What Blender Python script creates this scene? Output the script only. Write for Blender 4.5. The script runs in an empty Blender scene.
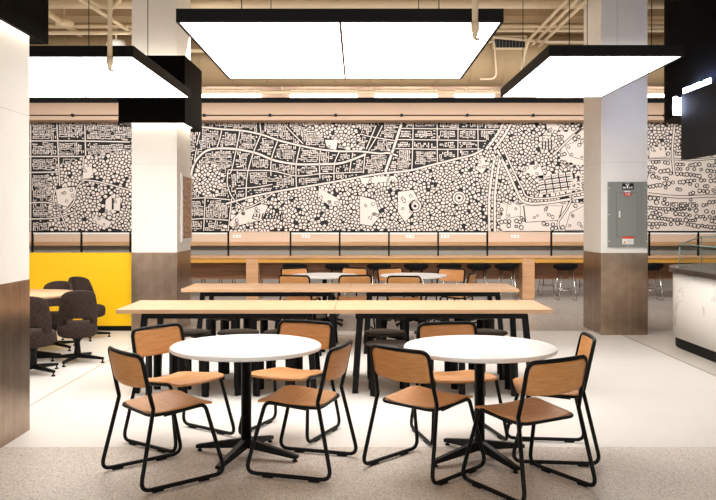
import bpy, bmesh, math, random
from mathutils import Vector, Matrix
PI = math.pi
sc = bpy.context.scene
COL = sc.collection
rnd = random.Random(7)
CEIL = 5.3
WALL = 17.8

# ------------------------------------------------------------------ materials
def lin(h):
    h = h.lstrip('#')
    out = []
    for i in (0, 2, 4):
        c = int(h[i:i+2], 16) / 255
        out.append(c / 12.92 if c <= .04045 else ((c + .055) / 1.055) ** 2.4)
    return (*out, 1)

class Mat:
    def __init__(s, name):
        s.m = bpy.data.materials.new(name); s.m.use_nodes = True
        s.nt = s.m.node_tree; s.b = s.nt.nodes['Principled BSDF']
    def n(s, t, **kw):
        nd = s.nt.nodes.new(t)
        for k, v in kw.items():
            if k in nd.inputs: nd.inputs[k].default_value = v
            else: setattr(nd, k, v)
        return nd
    def l(s, a, b): s.nt.links.new(a, b)
    def coords(s, scale=(1, 1, 1), rot=(0, 0, 0)):
        tc = s.n('ShaderNodeTexCoord'); mp = s.n('ShaderNodeMapping')
        mp.inputs['Scale'].default_value = scale; mp.inputs['Rotation'].default_value = rot
        s.l(tc.outputs['Object'], mp.inputs['Vector']); return mp.outputs['Vector']
    def ramp(s, fac, stops):
        r = s.n('ShaderNodeValToRGB'); e = r.color_ramp.elements
        while len(e) < len(stops): e.new(.5)
        for el, (p, c) in zip(e, stops): el.position = p; el.color = lin(c) if isinstance(c, str) else c
        s.l(fac, r.inputs['Fac']); return r.outputs['Color']
    def bump(s, h, strength=.2, dist=.01):
        b = s.n('ShaderNodeBump'); b.inputs['Strength'].default_value = strength; b.inputs['Distance'].default_value = dist
        s.l(h, b.inputs['Height']); s.l(b.outputs['Normal'], s.b.inputs['Normal'])

def plain(name, c, rough=.5, metal=0., noise=0., nscale=8., spec=.5):
    M = Mat(name); b = M.b
    b.inputs['Base Color'].default_value = lin(c); b.inputs['Roughness'].default_value = rough
    b.inputs['Metallic'].default_value = metal; b.inputs['Specular IOR Level'].default_value = spec
    if noise:
        t = M.n('ShaderNodeTexNoise'); t.inputs['Scale'].default_value = nscale; t.inputs['Detail'].default_value = 4
        M.l(M.coords(), t.inputs['Vector'])
        L = lin(c); lo = tuple(x * (1 - noise) for x in L[:3]) + (1,); hi = tuple(min(1, x * (1 + noise)) for x in L[:3]) + (1,)
        M.l(M.ramp(t.outputs['Fac'], [(.3, lo), (.7, hi)]), b.inputs['Base Color'])
    return M.m

def wood(name, c1, c2, scale=(3, 40, 40), rough=.45, c3=None):
    M = Mat(name)
    v = M.coords(scale)
    t = M.n('ShaderNodeTexNoise'); t.inputs['Scale'].default_value = 1.; t.inputs['Detail'].default_value = 5; t.inputs['Distortion'].default_value = .4
    M.l(v, t.inputs['Vector'])
    M.l(M.ramp(t.outputs['Fac'], [(.3, c1), (.7, c2)]), M.b.inputs['Base Color'])
    M.b.inputs['Roughness'].default_value = rough
    M.bump(t.outputs['Fac'], .05, .002)
    return M.m

def terrazzo(name, base, chips, scale, rough=.35):
    M = Mat(name); v = M.coords()
    vo = M.n('ShaderNodeTexVoronoi'); vo.inputs['Scale'].default_value = scale
    M.l(v, vo.inputs['Vector'])
    sep = M.n('ShaderNodeSeparateColor'); M.l(vo.outputs['Color'], sep.inputs['Color'])
    stops = [(i / len(chips), c) for i, c in enumerate(chips)]
    r = M.n('ShaderNodeValToRGB'); r.color_ramp.interpolation = 'CONSTANT'; e = r.color_ramp.elements
    while len(e) < len(stops): e.new(.5)
    for el, (p, c) in zip(e, stops): el.position = p; el.color = lin(c)
    M.l(sep.outputs[0], r.inputs['Fac'])
    n2 = M.n('ShaderNodeTexNoise'); n2.inputs['Scale'].default_value = .8; n2.inputs['Detail'].default_value = 3
    M.l(v, n2.inputs['Vector'])
    mix = M.n('ShaderNodeMix', data_type='RGBA', blend_type='MULTIPLY'); mix.inputs[0].default_value = 1
    M.l(r.outputs['Color'], mix.inputs[6]); M.l(M.ramp(n2.outputs['Fac'], [(.3, '#f2efec'), (.7, '#ffffff')]), mix.inputs[7])
    M.l(mix.outputs[2], M.b.inputs['Base Color']); M.b.inputs['Roughness'].default_value = rough
    return M.m

def emit(name, c, s):
    M = Mat(name); b = M.b
    b.inputs['Base Color'].default_value = lin(c); b.inputs['Emission Color'].default_value = lin(c); b.inputs['Emission Strength'].default_value = s
    return M.m

def brushed(name, c1, c2, rough=.35, scale=(.6, .6, 40), metal=.85, mott=0):
    M = Mat(name); v = M.coords(scale)
    t = M.n('ShaderNodeTexNoise'); t.inputs['Scale'].default_value = 1.5; t.inputs['Detail'].default_value = 5
    M.l(v, t.inputs['Vector'])
    col = M.ramp(t.outputs['Fac'], [(.3, c1), (.7, c2)])
    t2 = M.n('ShaderNodeTexNoise'); t2.inputs['Scale'].default_value = 7; t2.inputs['Detail'].default_value = 6
    M.l(M.coords(), t2.inputs['Vector'])
    mix = M.n('ShaderNodeMix', data_type='RGBA', blend_type='MULTIPLY'); mix.inputs[0].default_value = 1
    M.l(col, mix.inputs[6]); M.l(M.ramp(t2.outputs['Fac'], [(.3, '#e4e0dc'), (.7, '#ffffff')]), mix.inputs[7])
    M.l(mix.outputs[2], M.b.inputs['Base Color'])
    M.b.inputs['Metallic'].default_value = metal; M.b.inputs['Roughness'].default_value = rough
    return M.m

def fabric(name, c1, c2):
    M = Mat(name); v = M.coords((1, 1, 1))
    t = M.n('ShaderNodeTexNoise'); t.inputs['Scale'].default_value = 110; t.inputs['Detail'].default_value = 3
    M.l(v, t.inputs['Vector'])
    M.l(M.ramp(t.outputs['Fac'], [(.38, c1), (.62, c2)]), M.b.inputs['Base Color'])
    M.b.inputs['Roughness'].default_value = .95; M.b.inputs['Specular IOR Level'].default_value = .15
    M.bump(t.outputs['Fac'], .4, .004)
    return M.m

def marble(name):
    M = Mat(name); v = M.coords((1, 1, 1), (.3, .5, .2))
    t = M.n('ShaderNodeTexNoise'); t.inputs['Scale'].default_value = 1.1; t.inputs['Detail'].default_value = 8; t.inputs['Distortion'].default_value = 1.2
    M.l(v, t.inputs['Vector'])
    M.l(M.ramp(t.outputs['Fac'], [(.0, '#efeae3'), (.491, '#eee9e2'), (.5, '#c9c4be'), (.509, '#eee9e2')]), M.b.inputs['Base Color'])
    M.b.inputs['Roughness'].default_value = .25
    return M.m

def glass(name, tint='#e8f4f2'):
    M = Mat(name); nt = M.nt; nt.nodes.remove(M.b)
    out = [n for n in nt.nodes if n.type == 'OUTPUT_MATERIAL'][0]
    tr = M.n('ShaderNodeBsdfTransparent'); tr.inputs['Color'].default_value = lin(tint)
    gl = M.n('ShaderNodeBsdfGlossy'); gl.inputs['Roughness'].default_value = .03
    lw = M.n('ShaderNodeLayerWeight'); lw.inputs['Blend'].default_value = .08
    mx = M.n('ShaderNodeMixShader')
    ge = M.n('ShaderNodeNewGeometry'); mu = M.n('ShaderNodeMath', operation='MULTIPLY'); sb = M.n('ShaderNodeMath', operation='SUBTRACT'); sb.inputs[0].default_value = 1
    M.l(ge.outputs['Backfacing'], sb.inputs[1]); M.l(sb.outputs[0], mu.inputs[0]); M.l(lw.outputs['Fresnel'], mu.inputs[1]); M.l(mu.outputs[0], mx.inputs[0]); M.l(tr.outputs[0], mx.inputs[1]); M.l(gl.outputs[0], mx.inputs[2])
    M.l(mx.outputs[0], out.inputs['Surface'])
    return M.m

K = {}
K['oak'] = wood('chair_oak', '#c98a4e', '#da9f64', (6, 60, 60), .45)
K['pale_oak'] = wood('table_oak', '#c49c77', '#d2ac88', (2, 30, 30), .4)
K['walnut'] = wood('bar_walnut', '#80573a', '#9d7150', (1.2, 25, 25), .5)
K['bar_oak'] = wood('bar_oak', '#b98a62', '#d0a47c', (1.5, 30, 30), .5)
K['edge_oak'] = wood('bar_edge', '#c08a35', '#cf9b45', (1.5, 30, 30), .5)
K['black'] = plain('black_steel', '#090909', .45, spec=.18)
K['mattblack'] = plain('matt_black', '#080808', .6, spec=.2)
K['white_top'] = plain('white_laminate', '#fbfaf8', .4)
K['white_edge'] = plain('white_edge', '#d9d0c8', .4)
K['stool_seat'] = plain('stool_seat', '#33291f', .6)
K['fab'] = fabric('brown_tweed', '#2c221e', '#4a3d38')
K['yellow'] = plain('yellow_paint', '#ffcb00', .45)
K['col_white'] = plain('column_white', '#f5f2ec', .5, noise=.02, nscale=3)
K['metal'] = brushed('bronze_steel', '#a18d7b', '#b39d89', .28, (14, 14, .4), .9)
K['collar'] = plain('dark_collar', '#070605', .6, spec=.05)
K['wall'] = plain('wall_beige', '#dcc2ad', .8)
K['bulkhead'] = plain('bulkhead_tan', '#c4a890', .8)
K['wall_grey'] = plain('wall_grey', '#a89f96', .7)
K['side'] = plain('side_wall', '#cfc4b8', .8)
K['ink'] = plain('mural_ink', '#161314', .7)
K['paper'] = plain('mural_paper', '#e9ded6', .75)
K['ceil'] = plain('ceiling_tan', '#bda684', .85, noise=.12, nscale=2)
K['pipe'] = plain('pipe_tan', '#dcc8a6', .6)
K['pipe_light'] = plain('pipe_cream', '#e3d0b0', .55)
K['duct'] = plain('duct_tan', '#b59c78', .6, noise=.05, nscale=3)
K['panel'] = emit('panel_light', '#fffcf8', 5.2)
K['cove'] = emit('cove_light', '#fff3e2', 5)
K['tube_light'] = emit('tube_light', '#fff4ea', 6)
K['sign_light'] = emit('sign_light', '#cfdcff', 10)
K['seam'] = plain('panel_seam', '#5a2a24', .6)
K['chrome'] = plain('chrome', '#c9c7c4', .2, 1)
K['e_grey'] = plain('electric_grey', '#8b8d88', .45)
K['e_dark'] = plain('electric_dark', '#5f615d', .5)
K['red'] = plain('label_red', '#d3202a', .5)
K['orange_red'] = plain('label_orange', '#ee3a17', .5)
K['amber'] = plain('label_amber', '#f0a000', .5)
K['label_white'] = plain('label_white', '#f2f2f0', .5)
K['marble'] = marble('white_marble')
K['stone'] = plain('dark_stone', '#3a3029', .25, noise=.2, nscale=30)
K['glass'] = glass('clear_glass', '#fbfdfc')
K['glass_edge'] = plain('glass_edge', '#86b0ab', .2)
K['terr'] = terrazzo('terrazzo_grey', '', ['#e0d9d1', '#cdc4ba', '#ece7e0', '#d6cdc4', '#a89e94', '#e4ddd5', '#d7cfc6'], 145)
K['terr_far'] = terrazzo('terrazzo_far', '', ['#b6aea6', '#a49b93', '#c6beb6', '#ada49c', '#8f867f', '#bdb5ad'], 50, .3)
K['slab'] = plain('white_slab', '#e3dfda', .4, noise=.03, nscale=1.2)
K['slab2'] = plain('pale_slab', '#cdc6bd', .35, noise=.05, nscale=2)
K['joint'] = plain('joint_tan', '#b39a78', .6)
K['joint2'] = plain('joint_grey', '#a39b92', .6)

# ------------------------------------------------------------------ mesh helpers
def NB(): return bmesh.new()
def box(bm, x0, x1, y0, y1, z0, z1, mi=0):
    vs = [bm.verts.new((x, y, z)) for z in (z0, z1) for y in (y0, y1) for x in (x0, x1)]
    for f in ((0, 2, 3, 1), (4, 5, 7, 6), (0, 1, 5, 4), (2, 6, 7, 3), (0, 4, 6, 2), (1, 3, 7, 5)):
        fc = bm.faces.new([vs[i] for i in f]); fc.material_index = mi
def hexa(bm, b, t, mi=0):
    """a solid between two 4-point loops (bottom b, top t)"""
    vb = [bm.verts.new(p) for p in b]; vt = [bm.verts.new(p) for p in t]
    bm.faces.new(vb[::-1]).material_index = mi; bm.faces.new(vt).material_index = mi
    for i in range(4):
        bm.faces.new((vb[i], vb[(i+1) % 4], vt[(i+1) % 4], vt[i])).material_index = mi
def fillet(pts, r, n=5):
    pts = [Vector(p) for p in pts]; out = [pts[0]]
    for i in range(1, len(pts) - 1):
        p = pts[i]; a = pts[i-1] - p; b = pts[i+1] - p
        la, lb = a.length, b.length; a.normalize(); b.normalize()
        ri = r[i-1] if isinstance(r, (list, tuple)) else r
        ang = a.angle(b); t = min(ri / math.tan(ang / 2), la * .48, lb * .48)
        p0 = p + a * t; p1 = p + b * t
        for k in range(n + 1):
            s = k / n
            out.append(p0 * (1-s)**2 + p * 2*s*(1-s) + p1 * s*s)
    out.append(pts[-1]); return out
def tube(bm, pts, r, seg=8, mi=0, cap=True):
    pts = [Vector(p) for p in pts]; n = len(pts); rings = []
    T = [((pts[min(i+1, n-1)] - pts[max(i-1, 0)]).normalized()) for i in range(n)]
    up = Vector((0, 0, 1)) if abs(T[0].z) < .9 else Vector((1, 0, 0))
    N = (up - T[0] * up.dot(T[0])).normalized()
    for i in range(n):
        N = (N - T[i] * N.dot(T[i])).normalized(); B = T[i].cross(N)
        rr = r[i] if isinstance(r, (list, tuple)) else r
        rings.append([bm.verts.new(pts[i] + (N * math.cos(2*PI*k/seg) + B * math.sin(2*PI*k/seg)) * rr) for k in range(seg)])
    for a, b in zip(rings, rings[1:]):
        for k in range(seg):
            f = bm.faces.new((a[k], a[(k+1) % seg], b[(k+1) % seg], b[k])); f.smooth = True; f.material_index = mi
    if cap:
        bm.faces.new(rings[0][::-1]).material_index = mi; bm.faces.new(rings[-1]).material_index = mi
def lathe(bm, prof, seg=32, c=(0, 0), mi=0, smooth=True, mis=None):
    rings = []
    for r, z in prof:
        if r < 1e-6: rings.append([bm.verts.new((c[0], c[1], z))])
        else: rings.append([bm.verts.new((c[0] + r*math.cos(2*PI*k/seg), c[1] + r*math.sin(2*PI*k/seg), z)) for k in range(seg)])
    for j, (a, b) in enumerate(zip(rings, rings[1:])):
        m_ = mis[j] if mis else mi
        for k in range(seg):
            k2 = (k+1) % seg
            if len(a) == 1 and len(b) == 1: continue
            if len(a) == 1: f = bm.faces.new((a[0], b[k], b[k2]))
            elif len(b) == 1: f = bm.faces.new((a[k], a[k2], b[0]))
            else: f = bm.faces.new((a[k], a[k2], b[k2], b[k]))
            f.smooth = smooth; f.material_index = m_
def shell(bm, fn, nu, nv, off, mi=0):
    """thick sheet: fn(u,v)->point, off(u,v)->offset vector"""
    A = [[bm.verts.new(fn(i/nu, j/nv)) for j in range(nv+1)] for i in range(nu+1)]
    B = [[bm.verts.new(Vector(fn(i/nu, j/nv)) + Vector(off(i/nu, j/nv))) for j in range(nv+1)] for i in range(nu+1)]
    for i in range(nu):
        for j in range(nv):
            for f in (bm.faces.new((A[i][j], A[i+1][j], A[i+1][j+1], A[i][j+1])), bm.faces.new((B[i][j], B[i][j+1], B[i+1][j+1], B[i+1][j]))):
                f.smooth = True; f.material_index = mi
    for i in range(nu):
        bm.faces.new((A[i][0], B[i][0], B[i+1][0], A[i+1][0])); bm.faces.new((A[i][nv], A[i+1][nv], B[i+1][nv], B[i][nv]))
    for j in range(nv):
        bm.faces.new((A[0][j], A[0][j+1], B[0][j+1], B[0][j])); bm.faces.new((A[nu][j], B[nu][j], B[nu][j+1], A[nu][j+1]))
def extrude_poly(bm, pts, z0, z1, mi=0, smooth=False):
    a = [bm.verts.new((x, y, z0)) for x, y in pts]; b = [bm.verts.new((x, y, z1)) for x, y in pts]
    bm.faces.new(a[::-1]).material_index = mi; bm.faces.new(b).material_index = mi
    n = len(pts)
    for i in range(n):
        f = bm.faces.new((a[i], a[(i+1) % n], b[(i+1) % n], b[i])); f.material_index = mi; f.smooth = smooth

def obj(name, bm, mat, parent=None, bevel=0, label=None):
    bmesh.ops.recalc_face_normals(bm, faces=bm.faces)
    me = bpy.data.meshes.new(name); bm.to_mesh(me); bm.free()
    for m in (mat if isinstance(mat, (list, tuple)) else [mat]): me.materials.append(K[m])
    o = bpy.data.objects.new(name, me); COL.objects.link(o)
    if parent: o.parent = parent
    if bevel:
        md = o.modifiers.new('Bevel', 'BEVEL'); md.width = bevel; md.segments = 2; md.limit_method = 'ANGLE'
    if label: o['label'] = label
    return o
def tag(o, label, cat, group=None):
    o['label'] = label; o['category'] = cat
    if group: o['group'] = group
    return o
def thing(name, label, cat, loc=(0, 0, 0), rz=0, group=None):
    o = bpy.data.objects.new(name, None); COL.objects.link(o); o.empty_display_size = .1
    o.location = loc; o.rotation_euler = (0, 0, rz); return tag(o, label, cat, group)
def struct(name, bm, mat, bevel=0):
    o = obj(name, bm, mat, None, bevel); o['kind'] = 'structure'; return o
def dup(root, loc, rz, label, group=None):
    r = root.copy(); COL.objects.link(r); r.location = loc; r.rotation_euler = (0, 0, rz); r['label'] = label
    if group: r['group'] = group
    def rec(src, par):
        for ch in list(src.children):
            c = ch.copy(); COL.objects.link(c); c.parent = par; rec(ch, c)
    rec(root, r); return r
class Proto:
    def __init__(s, make): s.make = make; s.root = None
    def put(s, x, y, deg, label, group):
        rz = math.radians(deg)
        if s.root is None:
            s.root = s.make(label); s.root.location = (x, y, 0); s.root.rotation_euler = (0, 0, rz); s.root['group'] = group; return s.root
        return dup(s.root, (x, y, 0), rz, label, group)
def text_mesh(name, txt, size, mat, parent, loc, rot):
    cu = bpy.data.curves.new(name, 'FONT'); cu.body = txt; cu.size = size; cu.align_x = 'CENTER'; cu.align_y = 'CENTER'; cu.extrude = .0008
    t = bpy.data.objects.new(name, cu); COL.objects.link(t)
    dg = bpy.context.evaluated_depsgraph_get(); me = bpy.data.meshes.new_from_object(t.evaluated_get(dg))
    bpy.data.objects.remove(t)
    me.materials.clear(); me.materials.append(K[mat]); me.name = name
    o = bpy.data.objects.new(name, me); COL.objects.link(o); o.parent = parent; o.location = loc; o.rotation_euler = rot; return o

# ------------------------------------------------------------------ camera
cam = bpy.data.cameras.new('camera'); cam.sensor_width = 36; cam.lens = 36 * 800 / 716
cam.shift_y = (219 - 250) / 716; cam.clip_end = 100
co = bpy.data.objects.new('camera', cam); COL.objects.link(co)
co.location = (0, 0, 1.58); co.rotation_euler = (PI/2, 0, 0); sc.camera = co

# ------------------------------------------------------------------ room shell
XL, XR = -9.5, 9.5
bm = NB()
def fq(x0, x1, y0, y1, mi):
    box(bm, x0, x1, y0, y1, -.1, 0, mi)
YN, YF, XJ = 5.544, 11.29, 3.6
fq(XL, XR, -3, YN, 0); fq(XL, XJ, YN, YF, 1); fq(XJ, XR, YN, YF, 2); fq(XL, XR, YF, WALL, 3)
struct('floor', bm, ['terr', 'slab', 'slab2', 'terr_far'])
bm = NB(); box(bm, -2.787, -2.773, YN, YF, 0, .0008); struct('trim_1', bm, 'joint')
bm = NB(); box(bm, XJ - .012, XJ + .012, YN, YF, 0, .0008); struct('trim_2', bm, 'joint2')
bm = NB()
for x in (-6, -3.2, 1.2, 5.4): box(bm, x - .008, x + .008, YF, WALL, 0, .0008)
for y in (13.4, 15.0): box(bm, XL, XR, y - .008, y + .008, 0, .0008)
struct('trim_3', bm, 'joint2')
bm = NB(); box(bm, XL, XR, WALL, WALL + .2, 1.02, CEIL); box(bm, XL, XR, WALL, WALL + .2, 0, 1.02, 1)
struct('wall_back', bm, ['wall', 'wall_grey'])
bm = NB(); box(bm, XL - .2, XL, -3, WALL + .2, 0, CEIL); struct('wall_left', bm, 'side')
bm = NB(); box(bm, XR, XR + .2, -3, WALL + .2, 0, CEIL); struct('wall_right', bm, 'side')
bm = NB(); box(bm, XL - .2, XR + .2, -3, WALL + .2, CEIL, CEIL + .2)
struct('ceiling', bm, 'ceil')
bm = NB(); box(bm, XL, XR, WALL - .015, WALL, 0, .1); struct('baseboard_back', bm, 'wall_grey')
bm = NB(); box(bm, XL, XR, WALL - .2, WALL, .99, 1.075); struct('trim_4', bm, 'bar_oak', .004)
# bulkhead above the mural
bm = NB(); box(bm, XL, XR, 17.3, WALL, 3.72, 4.09); struct('trim_5', bm, 'bulkhead')
bm = NB(); box(bm, XL, XR, 17.26, WALL, 4.09, 4.20); struct('trim_6', bm, 'mattblack')
t = thing('track_rail', 'thin black rail with round stops running along the beige bulkhead above the mural', 'rail', (0, 17.3, 3.82))
bm = NB(); tube(bm, [(XL, -.03, 0), (XR, -.03, 0)], .011, 6); obj('rail', bm, 'black', t)
x = XL + .5
while x < XR:
    bm = NB(); tube(bm, [(x, 0, 0), (x, -.06, 0)], .035, 8); obj('bracket', bm, 'black', t); x += 1.42

# ------------------------------------------------------------------ mural
def make_mural():
    S = WALL / 800.0
    def P(px, py): return ((px - 358) * S, 1.58 - (py - 219) * S)
    U0, U1, V0, V1 = -45.0, 770.0, 121.0, 231.5
    R = 3; W = int((U1-U0)*R); H = int((V1-V0)*R)
    occ = bytearray(W*H)
    bm = bmesh.new(); rr = random.Random(11)
    LY = .0018
    def poly(pts, layer, mi):
        y = -.012 - LY*layer
        vs = []
        for (u, v) in pts:
            X, Z = P(min(max(u, U0), U1), min(max(v, V0), V1)); vs.append(bm.verts.new((X, y, Z)))
        try: bm.faces.new(vs).material_index = mi
        except ValueError: pass
    def disc(u, v, r, layer, mi, n=9, jit=.16, sq=1.):
        a0 = rr.random()*6.28
        poly([(u + r*(1+jit*(rr.random()-.5)*2)*math.cos(a0+2*PI*k/n), v + sq*r*(1+jit*(rr.random()-.5)*2)*math.sin(a0+2*PI*k/n)) for k in range(n)], layer, mi)
    def mark(u, v, r):
        i0, i1 = int((u-r-U0)*R), int((u+r-U0)*R)+1; j0, j1 = int((v-r-V0)*R), int((v+r-V0)*R)+1
        for j in range(max(0, j0), min(H, j1)):
            for i in range(max(0, i0), min(W, i1)):
                if ((i+.5)/R+U0-u)**2 + ((j+.5)/R+V0-v)**2 <= r*r: occ[j*W+i] = 1
    def free(u, v, r):
        if u-r < U0 or u+r > U1 or v-r < V0 or v+r > V1: return False
        for j in range(max(0, int((v-r-V0)*R)), min(H, int((v+r-V0)*R)+1)):
            for i in range(max(0, int((u-r-U0)*R)), min(W, int((u+r-U0)*R)+1)):
                if occ[j*W+i] and ((i+.5)/R+U0-u)**2 + ((j+.5)/R+V0-v)**2 <= r*r: return False
        return True
    def stroke(pts, w, layer, mi, occupy=0., smooth=True):
        if smooth and len(pts) > 2:
            q = []
            for i in range(len(pts)-1):
                p0 = pts[max(i-1, 0)]; p1 = pts[i]; p2 = pts[i+1]; p3 = pts[min(i+2, len(pts)-1)]
                for k in range(5):
                    s = k/5
                    q.append(tuple(.5*((2*p1[c]) + (-p0[c]+p2[c])*s + (2*p0[c]-5*p1[c]+4*p2[c]-p3[c])*s*s + (-p0[c]+3*p1[c]-3*p2[c]+p3[c])*s**3) for c in (0, 1)))
            q.append(pts[-1]); pts = q
        L = []; Rr = []
        n = len(pts)
        for i in range(n):
            a = pts[max(i-1, 0)]; b = pts[min(i+1, n-1)]
            dx, dy = b[0]-a[0], b[1]-a[1]; d = math.hypot(dx, dy) or 1
            nx, ny = -dy/d*w/2, dx/d*w/2
            L.append((pts[i][0]+nx, pts[i][1]+ny)); Rr.append((pts[i][0]-nx, pts[i][1]-ny))
        for i in range(n-1):
            poly([L[i], L[i+1], Rr[i+1], Rr[i]], layer, mi)
            if occupy:
                d = math.hypot(pts[i+1][0]-pts[i][0], pts[i+1][1]-pts[i][1]); m = max(1, int(d*1.5))
                for k in range(m+1):
                    s = k/m; mark(pts[i][0]*(1-s)+pts[i+1][0]*s, pts[i][1]*(1-s)+pts[i+1][1]*s, occupy)
        return pts
    def road(pts, w=1.7):
        stroke(pts, w+1.3, 2, 0); stroke(pts, w, 3, 1, w/2+.7)
    # base sheet
    S0 = bm.verts
    X0, Z1 = P(U0, V0); X1, Z0 = P(U1, V1)
    # backing board with depth
    a = [bm.verts.new(p) for p in ((X0, 0, Z0), (X1, 0, Z0), (X1, 0, Z1), (X0, 0, Z1))]
    b = [bm.verts.new(p) for p in ((X0, -.012, Z0), (X1, -.012, Z0), (X1, -.012, Z1), (X0, -.012, Z1))]
    bm.faces.new(b)
    for i in range(4): bm.faces.new((a[i], a[(i+1) % 4], b[(i+1) % 4], b[i]))
    c1 = lambda pts, ox, oy: [(ox + p[0]*.28, oy + p[1]*.28) for p in pts]
    # boulevards
    B1 = c1([(40, 200), (48, 165), (70, 130), (110, 105), (190, 103), (270, 118), (340, 145), (420, 158), (500, 158), (570, 155), (620, 140), (664, 122)], 180, 120)
    road(B1, 2.0)
    road([(120, 124), (160, 125)] + c1([(70, 25), (150, 33), (220, 38), (290, 52), (350, 72), (430, 92), (500, 105), (570, 112), (640, 112), (714, 120)], 180, 120) + [(388, 153), (398, 156)], 1.7)
    B2 = [(226, 204), (250, 197), (280, 191), (310, 186), (345, 180)] + c1([(20, 200), (90, 190), (180, 180), (260, 160), (340, 140), (400, 125), (440, 105)], 360, 120)
    road(B2, 1.8)
    for p in ([(150, 33), (142, 70), (130, 105)], [(215, 38), (185, 178), (172, 190)], [(290, 50), (262, 118), (240, 200), (236, 290)], [(350, 72), (327, 140), (325, 200)],
              [(430, 92), (415, 160), (416, 240)], [(502, 105), (498, 155), (500, 210)], [(570, 112), (552, 155), (550, 215)], [(612, 142), (605, 190)], [(660, 128), (655, 190)],
              [(285, 0), (290, 50)], [(370, 10), (395, 40), (440, 85)], [(700, 20), (665, 105)],
              [(172, 178), (250, 180), (330, 182), (416, 200), (500, 192), (560, 190), (655, 185)], [(200, 245), (270, 240), (330, 230)], [(172, 180), (170, 230), (190, 280), (235, 312), (290, 290), (340, 255)],
              [(40, 280), (100, 278), (180, 285)], [(185, 280), (172, 400)], [(90, 280), (85, 400)], [(40, 355), (90, 352), (172, 358)], [(75, 30), (60, 90)], [(60, 100), (50, 160)],
              ):
        road(c1(p, 180, 120), 1.0)
    road(c1([(152, 0), (130, 70), (110, 130), (90, 185)], 360, 120), 2.4)
    for p in ([(190, 0), (188, 90), (185, 178)], [(275, 0), (276, 155)], [(350, 0), (349, 140)], [(420, 0), (422, 115)], [(140, 30), (300, 32), (520, 35)], [(130, 70), (300, 72), (450, 75)], [(115, 102), (300, 105), (430, 103)],
              [(0, 50), (40, 60), (130, 75)], [(60, 60), (30, 110)], [(80, 20), (60, 60)]):
        road(c1(p, 360, 120), .9)
    # motorway
    for d in (0, 28):
        q = c1([(520+d, -5), (490+d, 50), (450+d, 105)], 360, 120); road(q, 2.6)
        for i in range(7):
            s = i/7; u = q[0][0]*(1-s)+q[-1][0]*s; v = q[0][1]*(1-s)+q[-1][1]*s
            stroke([(u, v), (u-.9, v+1.5)], .7, 4, 0)
    for d in (0, 20):
        q = c1([(482+d, 130), (470+d, 200), (462+d, 280), (462+d, 400)], 360, 120); road(q, 2.6)
        for i in range(14):
            v = 158+i*5.2; u = q[0][0] - min(1, (v-156)/40)*4.6
            stroke([(u, v), (u-.1, v+2.2)], .7, 4, 0)
    # lines on the left section
    for p in ([(28, 141), (80, 141), (130, 142)], [(28, 156.5), (85, 156.5)], [(28, 172.5), (60, 172)], [(31, 122), (31, 231)], [(57, 123), (58, 140), (60, 186)], [(85, 123), (86, 156)], [(28, 203), (50, 203), (65, 212)],
              [(56, 187), (54, 202), (64, 211), (74, 202), (77, 188), (84, 180)], [(60, 211), (68, 230)], [(28, 219), (55, 218), (75, 212)], [(84, 180), (100, 182), (130, 190)], [(84, 156), (82, 180)],
              [(-40, 150), (28, 141)], [(-40, 185), (28, 172)]):
        road(p, 1.2)
    # right side roads
    road([(497, 150), (508, 172), (516, 190), (524, 202), (545, 203), (590, 196), (640, 190)], 2.2)
    road([(503, 148), (514, 172), (522, 188), (528, 197), (550, 198), (590, 190)], 1.4)
    road([(582, 128), (568, 140), (556, 152)], 1.6); road([(590, 121), (575, 134)], 1.4)
    road([(573, 196), (566, 210), (558, 222), (560, 231)], 1.4)
    road([(648, 160), (672, 159), (690, 160), (720, 158)], 1.2); road([(648, 194), (680, 197), (720, 196), (770, 200)], 2.0)
    road([(675, 121), (672, 150), (674, 175)], 1.8)
    # open ground (paper) with few trees
    opens = [[(228, 224), (240, 212), (262, 204), (268, 206), (262, 220), (232, 227)], [(56, 190), (63, 188), (75, 187), (76, 196), (68, 207), (58, 204)],
             [(82, 168), (92, 166), (94, 178), (82, 179)], [(319, 188), (337, 198), (342, 206), (330, 206), (318, 197)], [(360, 196), (375, 200), (380, 216), (372, 226), (360, 224)],
             [(398, 192), (413, 190), (418, 200), (412, 214), (405, 222), (398, 212)], [(478, 160), (484, 157), (486, 168), (482, 174), (477, 170)], [(508, 200), (520, 206), (520, 216), (506, 218)],
             [(524, 206), (548, 206), (562, 206), (558, 220), (526, 222)], [(545, 122), (562, 121), (556, 134), (548, 132)], [(565, 146), (584, 138), (584, 160), (570, 156)],
             [(649, 148), (664, 146), (666, 157), (649, 158)], [(300, 121), (330, 121), (320, 124), (304, 126)], [(325, 140), (338, 140), (336, 150), (327, 148)], [(106, 200), (112, 195), (112, 210), (105, 214)], [(114, 199), (121, 197), (120, 211), (114, 210)],
             [(570, 213), (584, 206), (584, 230), (565, 230)], [(545, 180), (520, 170), (523, 166), (540, 164)], [(96, 215), (112, 222), (108, 228), (92, 222)],
             [(360, 178), (395, 176), (398, 181), (362, 184)]]
    for o in opens:
        cu = sum(p[0] for p in o)/len(o); cv = sum(p[1] for p in o)/len(o)
        poly([(cu+(p[0]-cu)*1.06, cv+(p[1]-cv)*1.06) for p in o], 2, 0); poly(o, 3, 1)
        for i in range(len(o)):
            a, b = o[i], o[(i+1) % len(o)]
            for k in range(10):
                for t_ in range(1, 11):
                    s = k/10; e = t_/10; u = a[0]*(1-s)+b[0]*s; v = a[1]*(1-s)+b[1]*s; mark(cu+(u-cu)*e, cv+(v-cv)*e, 1.0)
    for i in range(10): stroke([(254+i*3.1, 214-i*.25), (252.5+i*3.1, 219)], 1.3, 4, 0)      # slatted shed
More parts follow.
